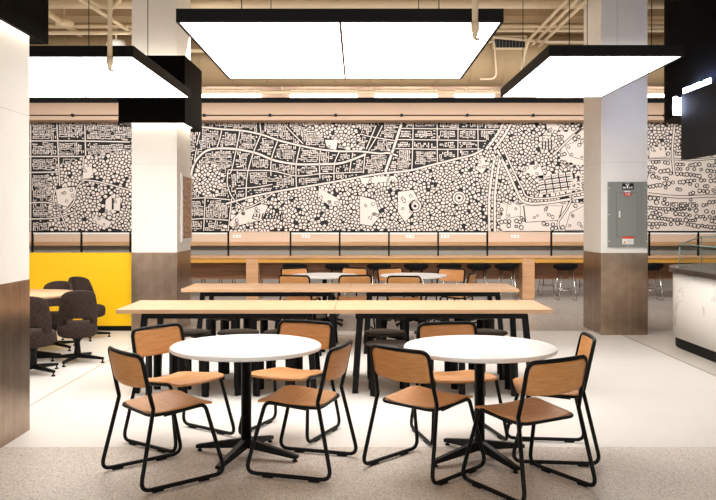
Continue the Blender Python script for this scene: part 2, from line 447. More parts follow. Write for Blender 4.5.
    # stadium ring, round fort
    for (u, v, r) in ((459, 198, 6.4), (415, 206, 6.2)):
        disc(u, v, r+1, 2, 0, 20, 0); disc(u, v, r, 3, 1, 20, 0); disc(u, v, r-1.7, 4, 0, 20, 0); disc(u, v, r-2.6, 5, 1, 16, 0); disc(u, v, 1.6, 6, 0, 10, 0); mark(u, v, r+1)
    # fortress blocks
    for j in range(4):
        for i in range(5):
            u = 537+i*7.2+j*.9; v = 176+j*5-i*.9
            q = [(u, v), (u+6, v-.8), (u+6.4, v+3), (u+.4, v+3.8)]
            poly(q, 3, 1); stroke([(u+.8, v+2.2), (u+5.5, v+1.5)], .6, 4, 0)
            mark(u+3, v+1.5, 4)
    for i in range(3):
        for j in range(4):
            u = 570+i*4.5; v = 174+j*4; q = [(u, v), (u+2, v-.3), (u+2.4, v+3), (u+.4, v+3.2)]; poly(q, 4, 1); mark(u+1, v+1.5, 2)
    for i in range(5):
        u = 540+i*3; v = 133+abs(i-2)*3; poly([(u, v), (u+1.6, v), (u+1.6, 150), (u, 150)], 3, 1)
        for k in range(4): poly([(u+.4, v+1.5+k*3.6), (u+1.2, v+1.5+k*3.6), (u+1.2, v+3.2+k*3.6), (u+.4, v+3.2+k*3.6)], 4, 0)
        mark(u+.8, 142, 3); mark(u+.8, 148, 3); mark(u+.8, 136, 2)
    # park land at the right: paper ground with rows of outlined trees
    parks = [(641, 770, 150, 231), (500, 586, 203, 231)]
    def park(u, v): return any(a <= u <= b and c <= v <= d for a, b, c, d in parks) or (560 < u < 590 and 130 < v < 165)
    # zone test: True where houses stand
    def yb2(u):
        pts = [(-60, 232), (28, 168), (60, 166), (84, 158), (131, 150), (132, 150), (189, 231), (222, 231), (236, 207), (262, 195), (300, 188), (345, 179), (385, 173), (433, 164), (470, 155), (484, 149), (500, 130), (516, 118), (800, 118)]
        for (a, b), (c, d) in zip(pts, pts[1:]):
            if a <= u <= c: return b + (d-b)*(u-a)/max(c-a, 1e-6)
        return 118
    def house(u, v):
        if 192 < u < 226 and 164 < v < 198 and (u-208)**2/250+(v-181)**2/280 < 1: return False
        if 295 < u < 360 and v < 150 and v < 122+ (u-295)*.5: return False
        if u < 50 and v < 231: return True
        return v < yb2(u)
    # houses in blocks, each block with its own direction
    bu, bv = 13.0, 9.5; houses = []
    nb = int((U1-U0)/bu)+1
    for bi in range(nb):
        for bj in range(int((V1-V0)/bv)+1):
            u0, v0 = U0+bi*bu, V0+bj*bv
            ver = rr.random() < .4
            La, Lb = (bv, bu) if ver else (bu, bv)
            b = .5
            while b < Lb:
                h = rr.choice((.9, 1.2, 2.3, 3.0)); a_ = rr.uniform(0, .8)
                while a_ < La-.5:
                    w = rr.choice((1.0, 1.8, 2.8, 4.2, 5.5)); cu_, cv_ = (a_+w/2, b+h/2+rr.uniform(-.15, .15))
                    hw, hh = w/2, h/2
                    if ver: cu_, cv_ = cv_, cu_; hw, hh = hh, hw
                    uu, vv = u0+cu_, v0+cv_
                    if house(uu, vv) and V0+1 < vv < V1-1 and uu < U1-2 and free(uu, vv, min(hw, hh)+.12) and free(uu-hw*.7, vv-hh*.7, .45) and free(uu+hw*.7, vv+hh*.7, .45):
                        an = .1*math.sin(uu/45.); ca, sa = math.cos(an), math.sin(an)
                        poly([(uu+x*ca-y*sa, vv+x*sa+y*ca) for x, y in ((-hw, -hh), (hw, -hh), (hw, hh), (-hw, hh))], 1, 1)
                        for kx in range(int(hw*2)+1):
                            for ky in range(int(hh*2)+1): houses.append((uu-hw+kx, vv-hh+ky))
                        if min(hw, hh) > .85:
                            e = .68
                            poly([(uu-hw+e, vv-hh+e), (uu+hw-e, vv-hh+e), (uu+hw-e, vv+hh-e), (uu-hw+e, vv+hh-e)], 2, 0)
                            if rr.random() < .5: poly([(uu+hw-1, vv-.3), (uu+hw+.9, vv-.3), (uu+hw+.9, vv+.4), (uu+hw-1, vv+.4)], 2, 0)
                        elif rr.random() < .3:
                            x = rr.uniform(-hw, hw-.5); y2 = 1.6
                            poly([(uu+x, vv), (uu+x+.6, vv), (uu+x+.6, vv+y2), (uu+x, vv+y2)], 1, 1)
                    a_ += w+.62
                b += h+.66
    for p, q in houses: mark(p, q, .55)
    # small houses in what is left of the blocks
    for _ in range(26000):
        uu = rr.uniform(U0+2, U1-2); vv = rr.uniform(V0+1.2, V1-1.2)
        if house(uu, vv):
            hw, hh = rr.choice(((.9, .45), (.45, .9), (.7, .5), (1.3, .45), (.45, 1.2)))
            if free(uu, vv, .85) and free(uu-hw*.8, vv-hh*.8, .6) and free(uu+hw*.8, vv+hh*.8, .6):
                poly([(uu-hw, vv-hh), (uu+hw, vv-hh), (uu+hw, vv+hh), (uu-hw, vv+hh)], 1, 1)
                for k in (-1, 0, 1): mark(uu+hw*k*.7, vv+hh*k*.7 if hh > hw else vv, .5)
    # tree crowns: packed cells with an ink gap
    seeds = []; grid = {}
    for rad, tries in ((5.4, 350), (4.3, 1500), (3.5, 5000), (2.8, 14000), (2.2, 16000)):
        for _ in range(tries):
            u = rr.uniform(U0, U1); v = rr.uniform(V0, V1)
            if house(u, v) or park(u, v): continue
            if rad > 4 and not (u > 520 or 300 < u < 360 and v < 150 or v > 205): continue
            if occ[min(H-1, int((v-V0)*R))*W+min(W-1, int((u-U0)*R))]: continue
            g = (int(u//6), int(v//6)); ok = True
            for a in (-1, 0, 1):
                for b in (-1, 0, 1):
                    for (p, q) in grid.get((g[0]+a, g[1]+b), ()):
                        if (p-u)**2+(q-v)**2 < rad*rad: ok = False
            if ok: grid.setdefault(g, []).append((u, v)); seeds.append((u, v))
    for (u, v) in seeds:
        R0 = rr.choice((1.5, 1.9, 2.3, 2.8, 3.2))
        cell = [(R0*math.cos(2*PI*k/12), R0*.9*math.sin(2*PI*k/12)) for k in range(12)]
        g = (int(u//6), int(v//6))
        for a in (-1, 0, 1):
            for b in (-1, 0, 1):
                for (p, q) in grid.get((g[0]+a, g[1]+b), ()):
                    dx, dy = p-u, q-v; d = math.hypot(dx, dy)
                    if d < 1e-6 or d > 8: continue
                    nx, ny = dx/d, dy/d; lim = d/2-.43; out = []
                    for k in range(len(cell)):
                        A, B = cell[k], cell[(k+1) % len(cell)]
                        da, db = A[0]*nx+A[1]*ny-lim, B[0]*nx+B[1]*ny-lim
                        if da <= 0: out.append(A)
                        if da*db < 0:
                            t_ = da/(da-db); out.append((A[0]+(B[0]-A[0])*t_, A[1]+(B[1]-A[1])*t_))
                    cell = out
                    if len(cell) < 3: break
                if len(cell) < 3: break
            if len(cell) < 3: break
        if rr.random() > .035 and len(cell) >= 3 and V0+.5 < v < V1-.5 and U0+.5 < u < U1-.5:
            poly([(u+x, v+y) for x, y in cell], 1, 1)
            if R0 > 2.7 and rr.random() < .4: stroke([(u-.9, v+.5), (u, v+.8), (u+.9, v+.3)], .45, 4, 0)
    for (a, b, c, d) in parks: poly([(a, c), (b, c), (b, d), (a, d)], 1, 1)
    poly([(560, 130), (590, 130), (590, 165), (560, 165)], 1, 1)
    for (a, b, c, d) in parks + [(560, 590, 130, 165)]:
        v = c+2.2; row = 0
        while v < d-1.5:
            u = a+1.5
            while u < b-1.5:
                r = rr.uniform(1.3, 2.2); vv = v+1.6*math.sin(u/13+row*1.7)+rr.uniform(-.5, .5)
                dens = 1.0 if a > 600 else .6
                if c+2 < vv < d-2 and rr.random() < dens*(.55+.45*math.sin(u/17+row*2.1)) + .2 and free(u, vv, r*.8):
                    disc(u, vv, r+.45, 2, 0, 10, .1); disc(u, vv, r-.5, 3, 1, 9, .1); mark(u, vv, r)
                u += r*1.9
            v += 3.7; row += 1
    for i in range(3): stroke([(670+i*9, 203), (677+i*9, 202.5), (677.5+i*9, 209), (670.5+i*9, 209.5), (670+i*9, 203)], .9, 4, 0, 0, False)
    # outlined trees on the open ground
    for o in opens:
        us = [p[0] for p in o]; vs_ = [p[1] for p in o]; cu = sum(us)/len(o); cv = sum(vs_)/len(o)
        for _ in range(int((max(us)-min(us))*(max(vs_)-min(vs_))/70)+1):
            s = rr.uniform(.3, .8); p = rr.choice(o); u = cu+(p[0]-cu)*s; v = cv+(p[1]-cv)*s; r = rr.uniform(1.2, 2)
            disc(u, v, r, 4, 0, 9); disc(u, v, r-.6, 5, 1, 8)
    me = bpy.data.meshes.new('wall_mural'); bm.to_mesh(me); bm.free()
    me.materials.append(K['ink']); me.materials.append(K['paper'])
    o = bpy.data.objects.new('mural', me); COL.objects.link(o); o.location = (0, WALL-.001, 0)
    return tag(o, 'long black and beige city map mural covering the back wall', 'mural')
make_mural()

# small wall sockets under the mural
for i, (px, wd) in enumerate(((237, 'under the mural, leftmost on the back wall'), (306, 'above the wood ledge, left of the middle of the back wall'), (410, 'above the wood ledge, right of the middle of the back wall'), (445, 'above the ledge near the right end of the long bar screen'), (515, 'above the ledge behind the second gap in the bar screens'))):
    t = thing('wall_socket', 'white wall socket ' + wd, 'socket', ((px-358)*WALL/800, WALL, 1.19), 0, 'wall sockets under the mural')
    bm = NB(); box(bm, -.09, .09, -.012, 0, -.035, .035); obj('face_plate', bm, 'label_white', t, .003)
    for s in (-.04, .04):
        bm = NB(); box(bm, s-.02, s+.02, -.015, -.012, -.02, .02); obj('outlet', bm, 'white_edge', t)

# ------------------------------------------------------------------ columns
def column(name_lbl, x0, x1, y0, y1, band, collar=None):
    t = thing('column', name_lbl, 'column', ((x0+x1)/2, (y0+y1)/2, 0))
    cx, cy = (x0+x1)/2, (y0+y1)/2; hx, hy = (x1-x0)/2, (y1-y0)/2
    bm = NB(); box(bm, -hx+.004, hx-.004, -hy+.004, hy-.004, band, CEIL); obj('shaft', bm, 'col_white', t)
    bm = NB()
    for z in (2.35, 3.9): box(bm, -hx+.002, hx-.002, -hy+.002, hy-.002, z, z+.004)
    box(bm, -.004-hx*.3, .004-hx*.3, -hy+.002, 0, 3.9, CEIL)
    obj('panel_joint', bm, 'white_edge', t)
    bm = NB(); box(bm, -hx, hx, -hy, hy, 0, band); obj('metal_cladding', bm, 'metal', t, .004)
    if collar:
        e, z0, z1 = collar; w = .03
        bm = NB(); X, Y = hx+e, hy+e
        box(bm, -X, X, -Y, -Y+w, z0, z1); box(bm, -X, X, Y-w, Y, z0, z1); box(bm, -X, -X+w, -Y+w, Y-w, z0, z1); box(bm, X-w, X, -Y+w, Y-w, z0, z1)
        c = obj('light_collar', bm, 'collar', t)
        for zz in (z0+.06, z1-.09):
            bm = NB(); a = .02
            for (p, q, r, s) in ((-X+w, X-w, -Y+w, -hy-a), (-X+w, X-w, hy+a, Y-w), (-X+w, -hx-a, -hy-a, hy+a), (hx+a, X-w, -hy-a, hy+a)): box(bm, p, q, r, s, zz, zz+.03)
            obj('light_strip', bm, 'cove', c)
    return t
column('nearest white column at the left edge with a steel lower half and black light collar', -3.10, -2.46, 5.1, 6.0, 1.13, (.10, 2.91, 3.84))
midcol = column('white column behind the yellow partition with steel base and black light collar', -3.17, -2.53, 11.19, 12.1, 1.115, (.14, 2.91, 3.84))
column('white column on the right carrying a grey electrical panel', 3.31, 3.95, 10.9, 11.75, 1.117)
# poster on the side of the middle column
t = thing('framed_poster', 'narrow framed tan map poster on the side of the column behind the yellow partition', 'poster', (-2.53, 11.7, 1.25))
bm = NB(); box(bm, 0, .03, -.32, .34, 0, .985); obj('frame', bm, 'label_white', t, .003)
M = Mat('poster_print'); vo = M.n('ShaderNodeTexVoronoi', feature='DISTANCE_TO_EDGE'); vo.inputs['Scale'].default_value = 14; M.l(M.coords(), vo.inputs['Vector'])
M.l(M.ramp(vo.outputs['Distance'], [(.04, '#7a4b3a'), (.12, '#c9a27a'), (.6, '#dcc09a')]), M.b.inputs['Base Color']); K['poster'] = M.m
bm = NB(); box(bm, .03, .033, -.27, .30, .05, .94); obj('print', bm, 'poster', t)

# electrical panel on the right column
t = thing('electrical_panel', 'grey steel electrical panel mounted on the front of the right column', 'electrical panel', (3.664, 10.9, 1.20))
wE, hE = .266, .885
bm = NB(); box(bm, -wE, wE, -.035, 0, 0, hE); obj('box', bm, 'e_grey', t, .004)
bm = NB(); box(bm, -.15, .135, -.041, -.035, .145, .735); d = obj('door', bm, 'e_grey', t, .003)
bm = NB(); box(bm, -.125, -.105, -.05, -.041, .40, .49); obj('latch', bm, 'label_white', d, .003)
bm = NB(); tube(bm, [(-.122, -.052, .385), (-.122, -.041, .385)], .008, 8); obj('keyhole', bm, 'red', d)
bm = NB()
for a, b_, c, e in ((-.154, -.150, .141, .739), (.135, .139, .141, .739)): box(bm, a, b_, -.0365, -.035, c, e)
for c in (.141, .735): box(bm, -.154, .139, -.0365, -.035, c, c+.004)
box(bm, .18, .183, -.0365, -.035, 0.01, hE-.01)
obj('door_gap', bm, 'e_dark', t)
for x_, z_ in [(a, b) for a in (-wE+.012, wE-.012) for b in (.08, .44, .80)] + [(0, .012), (0, hE-.012)]:
    bm = NB(); tube(bm, [(x_, -.041, z_), (x_, -.035, z_)], .007, 8); obj('screw', bm, 'label_white', t)
bm = NB(); box(bm, -.076, .078, -.040, -.035, .78, .865); s = obj('warning_label', bm, 'ink', t, label='black warning label with white marks')
bm = NB()
hexa(bm, [(-.036, -.0412, .855), (-.024, -.0412, .861), (.004, -.0412, .832), (-.008, -.0412, .826)], [(-.036, -.040, .855), (-.024, -.040, .861), (.004, -.040, .832), (-.008, -.040, .826)])
hexa(bm, [(.024, -.0412, .855), (.012, -.0412, .861), (-.012, -.0412, .832), (-.002, -.0412, .826)], [(.024, -.040, .855), (.012, -.040, .861), (-.012, -.040, .832), (-.002, -.040, .826)])
for a, b_, h_ in ((-.068, -.03, .022), (-.018, .006, .035), (.018, .032, .022), (.044, .06, .026)): box(bm, a, b_, -.0412, -.040, .795, .795+h_)
obj('white_print', bm, 'label_white', s)
bm = NB(); box(bm, -.048, .038, -.0415, -.041, .745, .762); obj('paper_strip', bm, 'label_white', t)
bm = NB(); box(bm, -.058, .046, -.0435, -.041, .692, .738); s = obj('circuit_tag', bm, 'red', t, .006, label='red circuit tag with white letters')
text_mesh('lettering', 'LVB', .042, 'label_white', s, (-.006, -.0442, .715), (PI/2, 0, 0))
bm = NB(); box(bm, -.075, .077, -.0405, -.035, .036, .14); s = obj('hazard_sticker', bm, 'label_white', t, label='white sticker with a red band and amber triangle')
bm = NB(); box(bm, -.075, .077, -.0415, -.0405, .113, .14); obj('red_band', bm, 'orange_red', s)
bm = NB(); vs = [bm.verts.new(p) for p in ((-.065, -.0415, .048), (-.025, -.0415, .048), (-.045, -.0415, .085))]; f = bm.faces.new(vs); r_ = bmesh.ops.extrude_face_region(bm, geom=[f]); bmesh.ops.translate(bm, verts=[v for v in r_['geom'] if isinstance(v, bmesh.types.BMVert)], vec=(0, .001, 0)); obj('amber_triangle', bm, 'amber', s)
bm = NB()
for k in range(4): box(bm, -.012, .068 - .01*(k % 2), -.0412, -.0405, .05+k*.014, .055+k*.014)
obj('small_print', bm, 'white_edge', s)

# ------------------------------------------------------------------ yellow partition
t = thing('partition', 'low bright yellow partition behind the brown upholstered chairs', 'partition', (0, 11.3, 0))
bm = NB(); box(bm, -6.4, -3.19, 0, .18, .07, 1.10); obj('panel', bm, 'yellow', t, .004)
bm = NB(); box(bm, -6.4, -3.19, .02, .16, 0, .07); obj('kick_plate', bm, 'mattblack', t)

# ------------------------------------------------------------------ ceiling light panels
def light_panel(label, x0, x1, y0, y1, z, seams):
    t = thing('ceiling_light', label, 'ceiling light', ((x0+x1)/2, (y0+y1)/2, z))
    hx, hy = (x1-x0)/2, (y1-y0)/2
    bm = NB(); w = .02
    box(bm, -hx, hx, -hy, -hy+w, 0, .10); box(bm, -hx, hx, hy-w, hy, 0, .10); box(bm, -hx, -hx+w, -hy+w, hy-w, 0, .10); box(bm, hx-w, hx, -hy+w, hy-w, 0, .10)
    box(bm, -hx+w, hx-w, -hy+w, hy-w, .06, .098)
    obj('frame', bm, 'mattblack', t)
    edges = [-hx+w] + [s-(x0+x1)/2 for s in seams] + [hx-w]
    for a, b in zip(edges, edges[1:]):
        bm = NB(); box(bm, a+.003, b-.003, -hy+w, hy-w, .004, .05); obj('diffuser', bm, 'panel', t)
    for s in edges[1:-1]:
        bm = NB(); box(bm, s-.010, s+.010, -hy+w, hy-w, .002, .05); obj('seam', bm, 'seam', t)
    for sx in (-.62, .62):
        for sy in (-.85, .85):
            bm = NB(); tube(bm, [(sx*hx, sy*hy, .10), (sx*hx, sy*hy, CEIL-z)], .004, 6); cbl = obj('hanger_cable', bm, 'black', t)
            bm = NB(); box(bm, sx*hx-.05, sx*hx+.05, sy*hy-.03, sy*hy+.03, .098, .13); obj('hanger_bracket', bm, 'black', cbl)
    return t
light_panel('large glowing square ceiling light in the middle, black framed with a centre seam', -1.35, 1.08, 5.93, 8.35, 3.04, [-.133])
light_panel('glowing black framed ceiling light at the left beside the column collar', -4.46, -2.02, 7.2, 9.64, 3.04, [-3.27])
light_panel('glowing black framed ceiling light at the right before the column with the electrical panel', 1.71, 2.93, 7.17, 9.6, 3.04, [])

# sprinkler drops
for x_, y_, lbl in ((-2.14, 6.9, 'cream sprinkler drop pipe hanging in front of the left ceiling light'), (.834, 5.7, 'cream sprinkler drop pipe hanging in front of the middle ceiling light')):
    t = thing('sprinkler_pipe', lbl, 'sprinkler', (x_, y_, 2.86))
    bm = NB(); tube(bm, [(0, 0, .12), (0, 0, CEIL-2.86)], .022, 10); obj('pipe', bm, 'pipe_light', t)
    bm = NB(); lathe(bm, [(0, .02), (.018, .02), (.022, .05), (.03, .06), (.03, .12), (.0, .12)], 12)
    tube(bm, [(-.012, 0, .02), (.012, 0, -.0), (.03, 0, .0)], .012, 6); obj('sprinkler_head', bm, 'pipe_light', t)

# ------------------------------------------------------------------ ceiling services
def pipe(label, pts, r, mat='pipe', name='ceiling_pipe', cat='pipe', rad=.12):
    bm = NB(); tube(bm, fillet(pts, rad, 5), r, 12); return tag(obj(name, bm, mat), label, cat)
for i, y_ in enumerate((12.9, 15.9, 17.05)):
    bm = NB(); box(bm, XL, XR, y_, y_+.45, CEIL-.45, CEIL); struct('trim_%d' % (7+i), bm, 'ceil')
t = thing('air_duct', 'wide round tan air duct crossing the ceiling in front of the back wall', 'duct', (0, 15.0, 4.54))
bm = NB(); tube(bm, [(XL+.1, 0, 0), (XR-.1, 0, 0)], .47, 40); obj('duct_body', bm, 'duct', t)
x = XL+.4
while x < XR-.3:
    bm = NB(); tube(bm, [(x-.02, 0, 0), (x+.02, 0, 0)], .478, 40); obj('duct_seam', bm, 'duct', t); x += .62
bm = NB(); box(bm, 2.43, 3.06, -.53, -.40, .10, .36); g = obj('grille', bm, 'pipe', t)
bm = NB(); box(bm, 2.47, 3.02, -.535, -.53, .14, .32)
obj('grille_opening', bm, 'ink', g)
for k in range(9):
    bm = NB(); box(bm, 2.49+k*.06, 2.50+k*.06, -.54, -.535, .14, .32); obj('grille_fin', bm, 'e_dark', g)
pipe('large horizontal cream pipe high behind the middle ceiling light', [(XL, 12.2, 4.86), (XR, 12.2, 4.86)], .075, 'pipe_light')
pipe('slim horizontal tan pipe below the large cream ceiling pipe', [(XL, 12.6, 4.62), (XR, 12.6, 4.62)], .03)
pipe('thin horizontal tan conduit just above the round duct', [(XL, 14.2, 4.98), (XR, 14.2, 4.98)], .022)
pipe('horizontal tan sprinkler main running just above the black band of the bulkhead', [(XL, 16.4, 4.18), (XR, 16.4, 4.18)], .04)
pipe('second horizontal tan pipe close above the sprinkler main', [(-2.6, 16.2, 4.34), (3.25, 16.2, 4.34), (3.25, 16.2, 4.9)], .03)
pipe('tan pipe running back diagonally at the upper left beside the column collar', [(-4.58, 10.5, 4.62), (-4.58, 13.2, 4.62)], .045)
for i, dx in enumerate((-.14, 0, .14)):
    pipe('%s of three parallel tan conduits slanting across the upper right ceiling' % ('left', 'middle', 'right')[i], [(3.02+dx, 9.5, 4.6), (3.02+dx, 13.5+.1*i, 4.6)] + ([(3.02+dx, 13.9, 4.4), (3.02+dx, 14.3, 3.9)] if i == 0 else [(3.02+dx, 14.0, 4.6)]), .026, 'pipe_light')
pipe('bent cream conduit crossing in front of the round duct near the right ceiling light', [(1.75, 14.3, 4.2), (1.75, 14.3, 4.75), (2.2, 14.3, 4.85), (3.4, 14.2, 4.72), (4.2, 14.2, 4.72)], .028, 'pipe_light')
pipe('thin tan conduit looped down the face of the round duct', [(2.35, 14.42, 4.75), (2.45, 14.42, 4.8), (2.5, 14.42, 4.1), (2.2, 14.42, 4.1)], .018, 'pipe_light')
pipe('drooping cream hose at the top left of the ceiling', [(-4.4, 12.0, 5.2), (-4.0, 12.0, 4.85), (-3.7, 12.0, 4.72), (-3.5, 12.0, 4.95), (-3.3, 12.0, 5.2)], .03, 'pipe_light', 'ceiling_hose', 'hose')
pipe('thin horizontal cream pipe near the top of the picture at the left', [(XL, 11.6, 4.28), (-3.3, 11.6, 4.28)], .03, 'pipe_light')
pipe('tan pipe with a long run right behind the left ceiling light', [(XL, 13.7, 4.46), (-2.4, 13.7, 4.46), (-2.4, 13.7, 4.84)], .035)
pipe('second tan pipe running back at the upper left, right of the first', [(-4.05, 11.0, 4.75), (-3.35, 13.9, 4.45), (-3.35, 14.2, 4.45)], .03, 'pipe_light')
pipe('slim cream pipe high above the right ceiling light', [(1.0, 12.9, 4.62), (XR, 12.9, 4.62)], .028, 'pipe_light')
pipe('short cream pipe behind the right column near the ceiling', [(3.9, 13.2, 4.82), (XR, 13.2, 4.82)], .06, 'pipe_light')
for i, (x_, y_, z_) in enumerate(((-5.1, 12.2, 4.9), (-.9, 12.2, 4.9), (.95, 12.2, 4.9), (2.55, 12.2, 4.9), (-1.55, 16.4, 4.2), (.27, 16.4, 4.2), (2.2, 16.4, 4.2))):
    bm = NB(); tube(bm, [(x_, y_, z_), (x_, y_, CEIL)], .02, 8)
    tag(obj('pipe_hanger', bm, 'pipe_light'), ('first', 'second', 'third', 'fourth')[i if i < 4 else i-4] + (' hanger rod from the left on the large cream ceiling pipe' if i < 4 else ' hanger rod from the left on the sprinkler main over the bulkhead'), 'hanger')
t = thing('drum_light', 'white drum shaped ceiling fitting left of the column behind the left light panel', 'ceiling fitting', (-4.05, 13.4, 4.2))
bm = NB(); lathe(bm, [(0, 0), (.15, 0), (.16, .02), (.16, .30), (.14, .36), (0, .36)], 24); obj('drum', bm, 'col_white', t)
bm = NB(); tube(bm, [(0, 0, .36), (0, 0, CEIL-.45-4.2)], .02, 8); obj('stem', bm, 'pipe', t)
for lx, ly, lz, lbl in ((-4.55, 12.4, 4.62, 'round tan junction box on the ceiling pipes at the upper left'), (4.15, 13.6, 4.75, 'round tan junction box between the conduits and the right column'), (1.2, 12.35, 4.78, 'small tan junction box under the large cream ceiling pipe')):
    t = thing('junction_box', lbl, 'junction box', (lx, ly, lz))
    bm = NB(); lathe(bm, [(0, -.05), (.13, -.05), (.14, 0), (.12, .06), (0, .06)], 20); obj('box', bm, 'pipe', t)
    bm = NB(); tube(bm, [(0, 0, .06), (0, 0, CEIL-lz - (.45 if 12.9 < ly < 13.35 else 0))], .015, 8); obj('rod', bm, 'pipe', t)
for i, (a, b) in enumerate(((-7.6, -5.0), (-3.6, -2.1), (-1.5, .0), (.35, 1.75), (2.1, 3.0), (3.9, 5.2), (6.0, 8.4))):
    t = thing('strip_light', ('first', 'second', 'third', 'fourth', 'fifth', 'sixth', 'seventh')[i] + ' from the left of the bright strip lights above the black bulkhead band', 'strip light', ((a+b)/2, 17.5, 4.24), 0, 'strip lights above the bulkhead')
    h = (b-a)/2
    bm = NB(); box(bm, -h, h, -.06, .06, .15, .18); obj('housing', bm, 'pipe', t)
    bm = NB(); box(bm, -h+.02, h-.02, -.05, .05, 0, .15); obj('lamp', bm, 'tube_light', t)
    for s in (-.8, .8):
        bm = NB(); tube(bm, [(s*h, 0, .18), (s*h, 0, CEIL-4.24)], .006, 6); obj('rod', bm, 'pipe', t)

# ------------------------------------------------------------------ long bar counter with screens and stools
t = thing('bar_counter', 'long wooden bar counter with wooden slab legs in front of the mural wall', 'counter', (0, 15.7, 0))
bm = NB(); box(bm, -7.8, 9.0, 0, .8, .805, .84); obj('countertop', bm, 'bar_oak', t, .004)
bm = NB(); box(bm, -7.78, 8.98, .02, .05, .72, .805); obj('front_edge', bm, 'edge_oak', t)
bm = NB(); box(bm, -7.78, 8.98, .75, .78, .72, .805); obj('back_edge', bm, 'edge_oak', t)
for x_ in (-7.6, -2.2, 3.23, 8.7):
    bm = NB(); box(bm, x_, x_+.24, .01, .79, 0, .805); obj('leg_panel', bm, 'bar_oak', t, .004)
for a, b in ((-7.36, -2.2), (-1.96, 3.23), (3.47, 8.7)):
    bm = NB(); box(bm, a, b, .38, .42, .37, .805); obj('modesty_panel', bm, 'walnut', t)
for xs, lbl in (([-6.55+.985*k for k in range(5)], 'black framed glass screen on the bar counter behind the yellow partition'), ([-1.358+.99*k for k in range(5)], 'long black framed glass screen on the middle of the bar counter'), ([3.89+.985*k for k in range(5)], 'black framed glass screen on the bar counter behind the right column')):
    t = thing('counter_screen', lbl, 'screen', (0, 16.1, .84), 0, 'glass screens on the bar')
    for x_ in xs:
        bm = NB(); box(bm, x_-.017, x_+.017, -.02, .02, 0, .47); obj('post', bm, 'black', t)
    bm = NB(); box(bm, xs[0]-.017, xs[-1]+.017, -.02, .02, .47, .50); obj('top_rail', bm, 'black', t)
    for a, b in zip(xs, xs[1:]):
        bm = NB(); box(bm, a+.017, b-.017, -.004, .004, .002, .47); p_ = obj('glass_pane', bm, 'glass', t)
        bm = NB(); box(bm, a+.017, b-.017, -.008, .008, .435, .47); obj('edge_strip', bm, 'label_white', p_)

def make_barstool(label):
    t = thing('bar_stool', label, 'bar stool')
    bm = NB()
    def fn(u, v):
        a = 2*PI*u; r = .24*math.sqrt(v) if v else .001
        x = r*math.cos(a); y = r*.92*math.sin(a)
        z = .63 + .05*(v**2) + (.045*v*v if y < 0 else 0)*abs(math.sin(a))
        return (x, y, z)
    shell(bm, fn, 24, 6, lambda u, v: (0, 0, -.06*(1-.35*v)))
    bmesh.ops.remove_doubles(bm, verts=bm.verts, dist=.0006)
    obj('seat', bm, 'mattblack', t)
    for s in (-1, 1):
        bm = NB(); tube(bm, fillet([(s*.10, .12, .60), (s*.17, .20, .01), (s*.17, -.20, .01), (s*.10, -.12, .60)], .04), .0095, 8); obj('leg', bm, 'chrome', t)
    bm = NB(); tube(bm, [(-.158, .178, .2), (.158, .178, .2)], .008, 8); obj('foot_rest', bm, 'chrome', t)
    bm = NB(); tube(bm, [(-.158, -.178, .2), (.158, -.178, .2)], .008, 8); obj('stretcher', bm, 'chrome', t)
    return t
BS = Proto(make_barstool)
for i, px in enumerate((294.5, 337, 379, 416.5, 449.5, 479.5, 507.5)):
    BS.put((px-358)/800*15.55, 15.62, 0, ('first', 'second', 'third', 'fourth', 'fifth', 'sixth', 'seventh')[i] + ' black bar stool from the left between the wooden bar legs, near side', 'bar stools on the near side of the bar')
for x_, lbl in ((4.05, 'black bar stool just left of the right column at the bar'), (5.72, 'black bar stool just right of the right column at the bar'), (6.40, 'black bar stool at the bar beside the marble counter')):
    BS.put(x_, 15.62, 0, lbl, 'bar stools on the near side of the bar')
for i, x_ in enumerate((-4.1, -3.35, -2.72, -1.35, -.4, .5, 1.4, 2.3, 3.95, 4.7, 6.1)):
    nm = ('behind the yellow partition', 'hidden mostly by the column at the partition', 'left of the left wooden slab leg', 'right of the left wooden slab leg', 'behind the first near stool', 'behind the second near stool', 'behind the fourth near stool', 'behind the sixth near stool', 'right of the right wooden slab leg', 'behind the right column', 'behind the marble counter')[i]
    BS.put(x_, 16.62, 180, 'far side bar stool ' + nm, 'bar stools on the far side of the bar')

